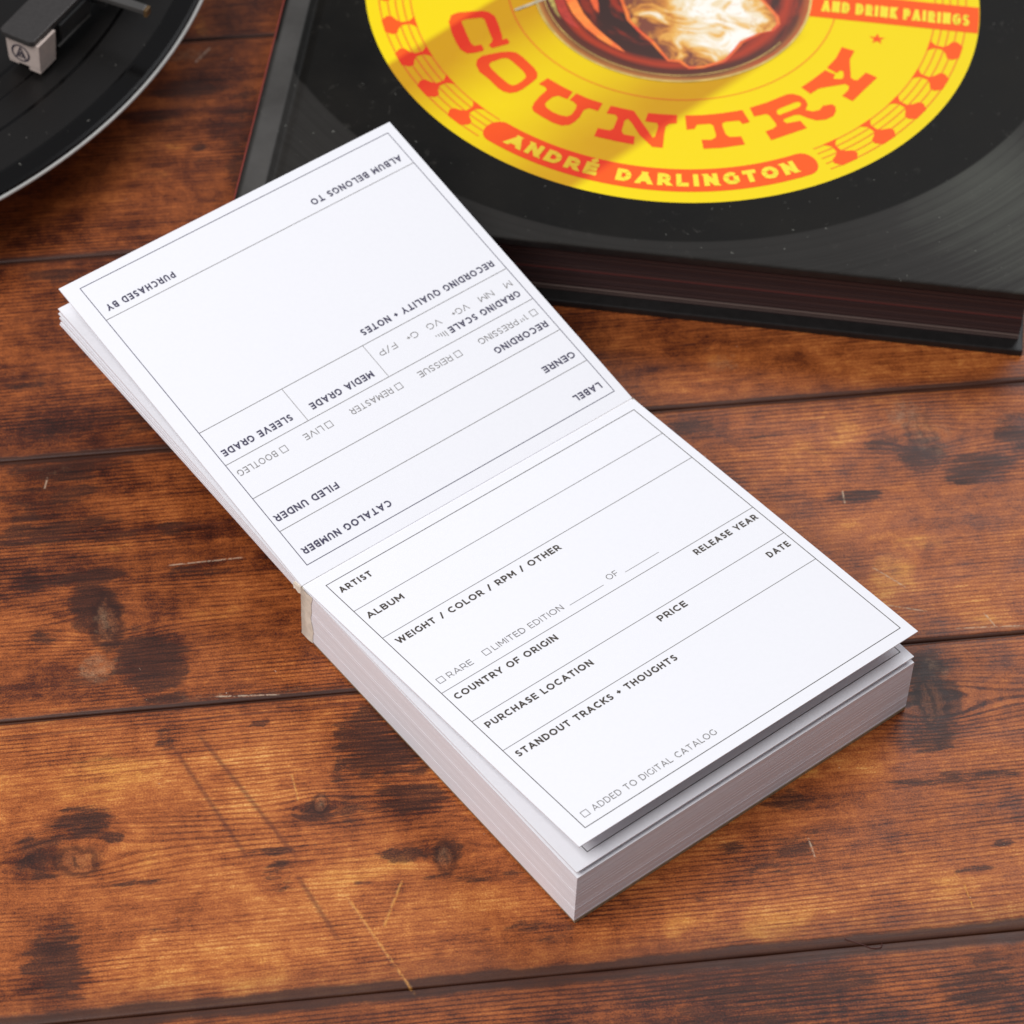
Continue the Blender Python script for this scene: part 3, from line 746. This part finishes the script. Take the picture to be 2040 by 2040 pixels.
# straight banner
# banner, clipped by the label's rim
def xr(y): return math.sqrt(.8402**2-y*y)-.0015
ban = [(.372, -.0585), (xr(-.0585), -.0585), (xr(0), 0), (xr(.048), .048), (.372, .048)]
print_mesh('banner', [polyfill([ban])], bmap, ORA, cover, .0012)
print_mesh('banner', [polyfill([[(-x, y) for x, y in ban][::-1]])], bmap, ORA, cover, .0012)
q = []
for pl in text_lines('AND DRINK PAIRINGS', .046, .0100, .402, .11):
    q.append([tuple((.4105+x, -.0335+y) for x, y in qd) for qd in pl])
print_mesh('lettering', q, bmap, YTX, cover, .0016, .00004, True)
st = []
for k in range(10):
    r = .022 if k % 2 == 0 else .009
    st.append((.567+r*math.cos(math.pi/2+k*math.pi/5), -.123+r*math.sin(math.pi/2+k*math.pi/5)))
print_mesh('star', [polyfill([st])], bmap, ORA, cover, .0010)
POLY = {
'C':[[(-0.586, -0.234), (-0.583, -0.206), (-0.567, -0.192), (-0.533, -0.182), (-0.502, -0.175), (-0.484, -0.177), (-0.466, -0.191), (-0.454, -0.218), (-0.437, -0.266), (-0.434, -0.282), (-0.422, -0.276), (-0.414, -0.289), (-0.416, -0.297), (-0.457, -0.321), (-0.467, -0.311), (-0.461, -0.296), (-0.46, -0.286), (-0.474, -0.253), (-0.492, -0.208), (-0.502, -0.203), (-0.539, -0.215), (-0.551, -0.223), (-0.551, -0.231), (-0.535, -0.268), (-0.517, -0.308), (-0.506, -0.319), (-0.498, -0.316), (-0.488, -0.311), (-0.478, -0.328), (-0.48, -0.336), (-0.501, -0.347), (-0.521, -0.352), (-0.539, -0.34), (-0.554, -0.316), (-0.571, -0.279)]],
'O':[[(-0.491, -0.393), (-0.491, -0.372), (-0.479, -0.355), (-0.433, -0.333), (-0.409, -0.327), (-0.391, -0.328), (-0.372, -0.343), (-0.336, -0.382), (-0.325, -0.401), (-0.324, -0.419), (-0.333, -0.436), (-0.357, -0.47), (-0.372, -0.484), (-0.389, -0.49), (-0.407, -0.486), (-0.422, -0.475), (-0.45, -0.444), (-0.478, -0.42)], [(-0.457, -0.388), (-0.453, -0.377), (-0.426, -0.357), (-0.413, -0.354), (-0.401, -0.361), (-0.365, -0.397), (-0.355, -0.413), (-0.354, -0.424), (-0.364, -0.441), (-0.376, -0.455), (-0.386, -0.459), (-0.397, -0.454), (-0.424, -0.429), (-0.449, -0.402)]],
'U':[[(-0.296, -0.416), (-0.256, -0.442), (-0.224, -0.46), (-0.235, -0.49), (-0.238, -0.489), (-0.26, -0.48), (-0.275, -0.488), (-0.287, -0.506), (-0.292, -0.519), (-0.286, -0.531), (-0.268, -0.546), (-0.247, -0.555), (-0.229, -0.557), (-0.218, -0.549), (-0.209, -0.524), (-0.208, -0.509), (-0.218, -0.498), (-0.229, -0.492), (-0.214, -0.464), (-0.182, -0.479), (-0.141, -0.492), (-0.15, -0.523), (-0.175, -0.516), (-0.188, -0.526), (-0.195, -0.553), (-0.207, -0.575), (-0.219, -0.588), (-0.239, -0.594), (-0.264, -0.586), (-0.297, -0.566), (-0.318, -0.551), (-0.324, -0.537), (-0.32, -0.516), (-0.309, -0.491), (-0.293, -0.463), (-0.298, -0.452), (-0.317, -0.443)]],
'N':[[(-0.119, -0.498), (-0.09, -0.503), (-0.057, -0.508), (-0.038, -0.538), (0.002, -0.603), (0.008, -0.599), (0.013, -0.558), (0.009, -0.546), (-0.023, -0.544), (-0.019, -0.511), (0.017, -0.51), (0.058, -0.507), (0.06, -0.539), (0.041, -0.544), (0.032, -0.555), (0.031, -0.588), (0.032, -0.638), (0.004, -0.638), (-0.033, -0.598), (-0.057, -0.556), (-0.069, -0.541), (-0.077, -0.549), (-0.081, -0.59), (-0.075, -0.602), (-0.045, -0.606), (-0.044, -0.637), (-0.088, -0.632), (-0.15, -0.621), (-0.144, -0.589), (-0.112, -0.593), (-0.103, -0.584), (-0.096, -0.542), (-0.103, -0.531), (-0.127, -0.529)]],
'T':[[(0.079, -0.505), (0.124, -0.497), (0.174, -0.482), (0.227, -0.461), (0.25, -0.504), (0.232, -0.515), (0.222, -0.503), (0.19, -0.512), (0.179, -0.519), (0.18, -0.532), (0.191, -0.561), (0.202, -0.57), (0.232, -0.563), (0.244, -0.592), (0.185, -0.614), (0.138, -0.625), (0.13, -0.592), (0.155, -0.588), (0.166, -0.577), (0.166, -0.567), (0.156, -0.533), (0.147, -0.527), (0.113, -0.536), (0.108, -0.553), (0.088, -0.559)]],
'R':[[(0.246, -0.449), (0.29, -0.421), (0.339, -0.382), (0.356, -0.377), (0.376, -0.382), (0.39, -0.395), (0.397, -0.412), (0.393, -0.435), (0.412, -0.438), (0.43, -0.429), (0.438, -0.411), (0.461, -0.402), (0.47, -0.408), (0.473, -0.426), (0.468, -0.447), (0.448, -0.464), (0.424, -0.471), (0.4, -0.465), (0.379, -0.456), (0.365, -0.459), (0.339, -0.479), (0.338, -0.487), (0.347, -0.494), (0.382, -0.479), (0.401, -0.504), (0.356, -0.535), (0.311, -0.565), (0.294, -0.534), (0.314, -0.519), (0.321, -0.508), (0.318, -0.498), (0.299, -0.47), (0.29, -0.467), (0.26, -0.481)], [(0.317, -0.45), (0.323, -0.441), (0.365, -0.408), (0.375, -0.406), (0.38, -0.413), (0.377, -0.425), (0.354, -0.444), (0.326, -0.465), (0.32, -0.462)]],
'Y':[[(0.474, -0.171), (0.509, -0.181), (0.498, -0.217), (0.505, -0.289), (0.513, -0.297), (0.523, -0.297), (0.534, -0.279), (0.544, -0.263), (0.575, -0.278), (0.544, -0.33), (0.515, -0.381), (0.486, -0.365), (0.501, -0.339), (0.502, -0.323), (0.491, -0.317), (0.437, -0.339), (0.422, -0.346), (0.402, -0.37), (0.376, -0.348), (0.404, -0.313), (0.435, -0.27), (0.463, -0.284), (0.459, -0.296), (0.461, -0.301), (0.48, -0.299), (0.486, -0.29), (0.484, -0.269), (0.476, -0.265), (0.466, -0.277), (0.439, -0.26), (0.461, -0.218)]],
'crescent':[[(-0.295, -0.07), (-0.284, -0.095), (-0.258, -0.149), (-0.219, -0.201), (-0.177, -0.239), (-0.136, -0.267), (-0.101, -0.284), (-0.12, -0.262), (-0.157, -0.229), (-0.195, -0.19), (-0.229, -0.144), (-0.254, -0.09), (-0.267, -0.06)]],
'crescent2':[[(-0.231, -0.047), (-0.218, -0.084), (-0.202, -0.121), (-0.188, -0.135), (-0.193, -0.1), (-0.201, -0.069), (-0.21, -0.044)]],
'redstreak':[[(-0.323, -0.068), (-0.309, -0.112), (-0.291, -0.161), (-0.257, -0.2), (-0.233, -0.208), (-0.256, -0.174), (-0.281, -0.12), (-0.295, -0.07)]],
'palestreak':[[(-0.336, -0.083), (-0.326, -0.114), (-0.304, -0.156), (-0.287, -0.176), (-0.299, -0.149), (-0.314, -0.106), (-0.321, -0.081)]],
'ice':[[(-0.155, 0.004), (-0.134, -0.058), (-0.119, -0.095), (-0.108, -0.119), (-0.101, -0.15), (-0.068, -0.19), (-0.03, -0.225), (0.018, -0.294), (0.047, -0.289), (0.074, -0.313), (0.111, -0.304), (0.163, -0.271), (0.185, -0.227), (0.199, -0.193), (0.246, -0.15), (0.279, -0.135), (0.293, -0.107), (0.286, -0.076), (0.26, -0.038), (0.231, -0.001), (0.202, 0.041), (0.079, 0.074), (-0.048, 0.061)]],
'stick':[[(-0.415, -0.154), (-0.417, -0.162), (-0.406, -0.159), (-0.336, -0.103), (-0.297, -0.071), (-0.303, -0.059), (-0.349, -0.102)]],
}
for ch in 'COUNTRY':
    print_mesh('title_letter', [polyfill(POLY[ch])], bmap, ORA, cover, .0010)

# printed glass of whisky with ice
def drink_material():
    t = NT('printed_whisky')
    p = t.vmath('SCALE', t.n('ShaderNodeTexCoord').outputs['Object'], scale=10.)
    r = t.vmath('LENGTH', t.vmath('MULTIPLY', p, (1, 1, 0)))
    xy = t.n('ShaderNodeSeparateXYZ'); t.set(xy.inputs[0], p)
    ang = t.math('ARCTAN2', xy.outputs[1], xy.outputs[0])
    cv = t.n('ShaderNodeCombineXYZ'); t.set(cv.inputs[0], t.math('MULTIPLY', r, 22)); t.set(cv.inputs[1], t.math('MULTIPLY', ang, 1.4))
    n_ = t.noise(cv.outputs[0], 1, 4, .6)
    rr = t.math('ADD', r, t.math('MULTIPLY', t.math('SUBTRACT', n_, .5), .03))
    c = t.ramp(t.math('DIVIDE', rr, .40), [(0, lin(40, 20, 14)), (.55, lin(52, 22, 14)), (.72, lin(62, 26, 16)), (.79, lin(176, 52, 14)), (.84, lin(80, 28, 14)), (.885, lin(98, 44, 22)), (.93, lin(176, 110, 48)), (.965, lin(196, 164, 84)), (1, lin(190, 170, 80))])
    right = t.step(xy.outputs[0], .1, .33)
    c = t.mix(t.math('MULTIPLY', right, t.step(n_, .4, .62, 0, .9)), c, lin(176, 50, 12))
    c = t.mix(t.math('MULTIPLY', t.step(n_, .52, .68), t.step(r, .36, .2, 0., .9)), c, lin(160, 44, 14))
    t.b.inputs['Specular IOR Level'].default_value = .3
    return t.out(Base_Color=c, Roughness=.45)
print_mesh('drink_glass_print', [[tuple(disc(.382, 180))]], bmap, drink_material(), cover, .0014)
RIM = plain('pale_glass_rim_print', (206, 176, 92), .45, nscale=150, namt=.25)
print_mesh('glass_rim_print', [ring(.3795, .006, 0, 360), ring(.3560, .0025, 180, 330)], bmap, RIM, cover, .0018)
def hot(name, a, b, sc):
    t = NT(name)
    p = t.vmath('SCALE', t.n('ShaderNodeTexCoord').outputs['Object'], scale=10.)
    return t.out(Base_Color=t.mix(t.step(t.noise(p, sc, 3, .6), .35, .65), a, b), Roughness=.45)
print_mesh('amber_glint_print', [polyfill(POLY['crescent'])], bmap, hot('amber_print', lin(255, 140, 44), lin(240, 84, 22), 12), cover, .0018)
print_mesh('amber_glint_print', [polyfill(POLY['crescent2'])], bmap, hot('amber_print_deep', lin(236, 92, 26), lin(200, 50, 20), 12), cover, .0018)
print_mesh('red_glint_print', [polyfill(POLY['redstreak'])], bmap, hot('red_print', lin(160, 34, 12), lin(200, 50, 24), 20), cover, .0018)
print_mesh('pale_glint_print', [polyfill(POLY['palestreak'])], bmap, hot('pale_print', lin(190, 170, 80), lin(110, 70, 30), 30), cover, .0019)
def ice_material():
    t = NT('printed_ice')
    p = t.vmath('SCALE', t.n('ShaderNodeTexCoord').outputs['Object'], scale=10.)
    w = t.noise(p, 10, 6, .6, 1.4)
    edge_n = t.vmath('DISTANCE', t.vmath('MULTIPLY', p, (1, 1, 0)), (.14, -.10, 0))
    v = t.math('ADD', w, t.step(edge_n, .23, .07, -.13, .10))
    c = t.ramp(v, [(.30, lin(120, 50, 16)), (.40, lin(206, 128, 34)), (.48, lin(234, 176, 74)), (.56, lin(236, 214, 172)), (.66, lin(250, 244, 234))])
    c = t.mix(t.step(t.noise(p, 30, 3, .6, 1.5), .6, .7, 0, .5), c, lin(214, 150, 60))
    return t.out(Base_Color=c, Roughness=.45)
ice = POLY['ice'][0]
cx = sum(a for a, b in ice)/len(ice); cy = sum(b for a, b in ice)/len(ice)
def jag(k, x, y, g):
    d = g+.004*noise.noise(Vector((x*40, y*40, 0))); l = math.hypot(x-cx, y-cy)
    return (x+(x-cx)/l*d, y+(y-cy)/l*d)
print_mesh('ice_glow_print', [polyfill([[jag(k, x, y, .010) for k, (x, y) in enumerate(ice)]])], bmap, hot('glow_print', lin(226, 66, 20), lin(240, 120, 30), 16), cover, .0018)
print_mesh('ice_print', [polyfill([ice])], bmap, ice_material(), cover, .0022)
print_mesh('pick_print', [polyfill(POLY['stick'])], bmap, plain('pale_pick_print', (190, 178, 150), .45, nscale=300, namt=.25), cover, .0026)

# ------------------------------------------------------------------ turntable, record, arm
RC = (0.0, 4.0019)
def vinyl_material():
    t = NT('black_vinyl')
    p = t.vmath('SCALE', t.n('ShaderNodeTexCoord').outputs['Object'], scale=10.)
    r = t.vmath('LENGTH', t.vmath('MULTIPLY', p, (1, 1, 0)))
    cv = t.n('ShaderNodeCombineXYZ'); t.set(cv.inputs[0], r)
    a = t.noise(cv.outputs[0], 30, 3, .6); b = t.noise(cv.outputs[0], 420, 2, .6)
    lead = t.step(r, 1.458, 1.466)
    band = t.math('MAXIMUM', t.math('MAXIMUM', t.step(t.math('ABSOLUTE', t.math('SUBTRACT', r, 1.20)), .007, .004), t.step(t.math('ABSOLUTE', t.math('SUBTRACT', r, 1.345)), .007, .004)), t.step(t.math('ABSOLUTE', t.math('SUBTRACT', r, 1.262)), .004, .002))
    sm = t.math('MAXIMUM', lead, band)
    rough = t.math('ADD', t.math('MULTIPLY', t.math('SUBTRACT', 1., sm), .20), t.math('ADD', .12, t.math('MULTIPLY', a, .12)))
    t.b.inputs['Specular IOR Level'].default_value = .28
    h = t.math('MULTIPLY', b, t.math('SUBTRACT', 1.05, sm))
    t.bump(h, .35, .00006)
    dust = t.noise(p, 55, 2, .5)
    c = t.mix(t.step(dust, .74, .78, 0, .5), t.mix(sm, lin(20, 18, 17), lin(8, 7, 7)), lin(120, 118, 112))
    return t.out(Base_Color=c, Roughness=rough)
VIN = vinyl_material()
BODY = plain('black_plastic', (20, 20, 20), .45, nscale=500, namt=.2)
ALU = plain('pale_metal_rim', (196, 195, 191), .38, .35, nscale=300, namt=.06)
SHELL = plain('dark_grey_headshell', (58, 55, 54), .42, .2, nscale=900, namt=.12)
WHT = plain('warm_white_cartridge', (184, 168, 160), .5, nscale=500, namt=.06)
GRY = plain('grey_metal', (92, 90, 88), .4, .6)
GOLD = plain('dull_brass_tip', (96, 74, 46), .55, .4)
NAVY = plain('navy_mark_print', (34, 30, 52), .6)

tt = empty('turntable', (RC[0], RC[1], 0))
tag(tt, 'record player at the far left, its pale rimmed platter under the black record', 'turntable')
lathe('platter', [(1.24, .02), (1.24, .20), (1.26, .2375), (1.52, .2380), (1.5325, .2400), (1.5345, .2410), (1.5345, .2455), (1.5325, .2480), (1.5, .2485)], ALU, tt, 320)
lathe('platter_base', [(1.15, .0), (1.20, .0), (1.20, .019)], BODY, tt, 128)
rec = empty('vinyl_record', (RC[0], RC[1], .249))
tag(rec, 'black vinyl record with fine grooves on the turntable platter', 'record')
lathe('grooved_disc', [(1.505, 0.0), (1.523, .0010), (1.5275, .003), (1.526, .0065), (1.516, .0085), (1.47, .0105), (1.462, .0095), (.66, .0095), (.62, .009), (.52, .009), (.515, .0105)], VIN, rec, 384)
lathe('paper_label', [(.50, .0108), (.50, .0125)], plain('red_paper_label', (150, 40, 34), .6), rec, 96)

AX = Vector((.921, .390, 0)); BX = Vector((.390, -.921, 0))
arm_o = Vector((.381-RC[0], 2.871-RC[1], 0))
def al(a, b, z): q_ = arm_o+AX*a+BX*b; return (q_.x, q_.y, z)
def slab(name, outline, z0, z1, mat, parent=tt, bevel=0, inset=0):
    n_ = len(outline)
    cx_ = sum(o_[0] for o_ in outline)/n_; cy_ = sum(o_[1] for o_ in outline)/n_
    vs = [al(cx_+(a-cx_)*(1-inset), cy_+(b-cy_)*(1-inset), z0) for a, b in outline]+[al(a, b, z1) for a, b in outline]
    fs = [tuple(range(n_)), tuple(range(n_, 2*n_))[::-1]]+[(k, n_+k, n_+(k+1) % n_, (k+1) % n_) for k in range(n_)]
    o_ = mesh(name, vs, fs, mat, parent, bevel=bevel)
    bm = bmesh.new(); bm.from_mesh(o_.data); bmesh.ops.recalc_face_normals(bm, faces=bm.faces[:]); bm.to_mesh(o_.data); bm.free()
    return o_
hs = slab('headshell', [(-.004, -.010), (-.012, .0), (-.012, .086), (-.003, .096), (.40, .100), (.62, .085), (.74, .066), (.74, .030), (.62, .01), (.40, -.012)], .373, .390, SHELL, bevel=.0025)
for b0_, b1_ in ((-.010, -.003), (.088, .098)):
    slab('headshell_lip', [(.03, b0_), (.03, b1_), (.50, b1_), (.50, b0_)], .350, .3735, BODY, hs)
ct = slab('cartridge', [(0, .0), (0, .106), (.078, .106), (.078, .0)], .287, .3725, WHT, bevel=.002, inset=.06)
slab('cartridge_foot', [(.004, .066), (.004, .102), (.075, .102), (.075, .066)], .274, .2905, WHT, ct, bevel=.0015)
slab('cartridge_foot', [(.004, .004), (.004, .034), (.075, .034), (.075, .004)], .280, .2905, WHT, ct, bevel=.0015)
slab('cartridge_body', [(.08, .012), (.08, .094), (.20, .094), (.20, .012)], .300, .3725, BODY, ct, bevel=.003)
slab('mounting_bracket', [(.10, .100), (.10, .108), (.235, .108), (.235, .100)], .318, .372, BODY, ct)
slab('bracket_wire', [(.082, .106), (.082, .111), (.230, .111), (.230, .106)], .313, .3175, GRY, ct)
slab('stylus', [(.030, .050), (.030, .056), (.052, .056), (.052, .050)], .262, .2905, GRY, ct)
# round mark with a letter-like sign on the cartridge front
def facep(x, y, e=0):          # x along the width, y up from the middle of the front face
    b = .045+x; zz = .326+y
    a = -.0012-e+.0045*(1-(zz-.287)/.0855)*.6
    return al(a, b, zz)
q = [strip(arc(0, 0, .026, .026, 0, 360, 28), .0042), strip([(-.014, -.017), (.001, .020), (.015, -.017)], .0040), strip([(.001, .004), (.008, -.012), (-.006, -.012), (.001, .004)], .0030)]
vs, fs = [], []
for gi, grp in enumerate(q):
    for qd in grp:
        b = len(vs)
        for p_ in qd: vs.append(facep(p_[0], p_[1], .0010+.0002*gi))
        fs.append(tuple(range(b, b+4)))
mesh('round_mark', vs, fs, NAVY, ct)
fl_ = slab('finger_lift', [(.228, .096), (.246, .270), (.270, .267), (.262, .096)], .374, .389, GRY, bevel=.002)
slab('lift_tip', [(.246, .2705), (.248, .280), (.271, .277), (.270, .2675)], .366, .388, GOLD, fl_, bevel=.001)
slab('headshell_bracket', [(.25, .10), (.25, .145), (.42, .130), (.50, .10)], .340, .372, BODY, hs)
# arm tube and pivot post
def tube(name, pts, r, mat, parent, n=20):
    vs, fs = [], []
    for i, p_ in enumerate(pts):
        p_ = Vector(p_); d = (Vector(pts[min(i+1, len(pts)-1)])-Vector(pts[max(i-1, 0)])).normalized()
        s_ = d.cross(Vector((0, 0, 1))); s_ = s_.normalized() if s_.length > .01 else Vector((1, 0, 0)); u_ = s_.cross(d)
        for k in range(n):
            a = 2*math.pi*k/n; rr_ = r[i] if isinstance(r, list) else r
            vs.append(tuple(p_+s_*math.cos(a)*rr_+u_*math.sin(a)*rr_))
    for i in range(len(pts)-1):
        for k in range(n): fs.append((i*n+k, i*n+(k+1) % n, (i+1)*n+(k+1) % n, (i+1)*n+k))
    fs += [tuple(range(n))[::-1], tuple((len(pts)-1)*n+k for k in range(n))]
    return mesh(name, vs, fs, mat, parent, smooth=True)
tube('tonearm_tube', [al(.72, .048, .385), al(1.2, .048, .40), al(2.6, .05, .44)], .028, ALU, tt)
tube('arm_post', [al(2.45, .05, .0), al(2.45, .05, .52)], .11, BODY, tt, 32)

# ------------------------------------------------------------------ a hair on the table
hp = [(.455, -.395), (.460, -.402), (.466, -.414), (.472, -.423), (.479, -.434), (.486, -.448), (.494, -.456), (.503, -.461), (.509, -.459), (.514, -.453)]
o = tube('loose_hair', [(x-.486, y+.43, .0016+.0006*math.sin(k)) for k, (x, y) in enumerate(hp)], .0009, plain('dark_red_hair', (74, 26, 20), .5), None, 6)
o.location = Vector((.486, -.43, 0))*S
tag(o, 'fine curved dark red hair lying on the plank seam in front of the pad', 'hair')
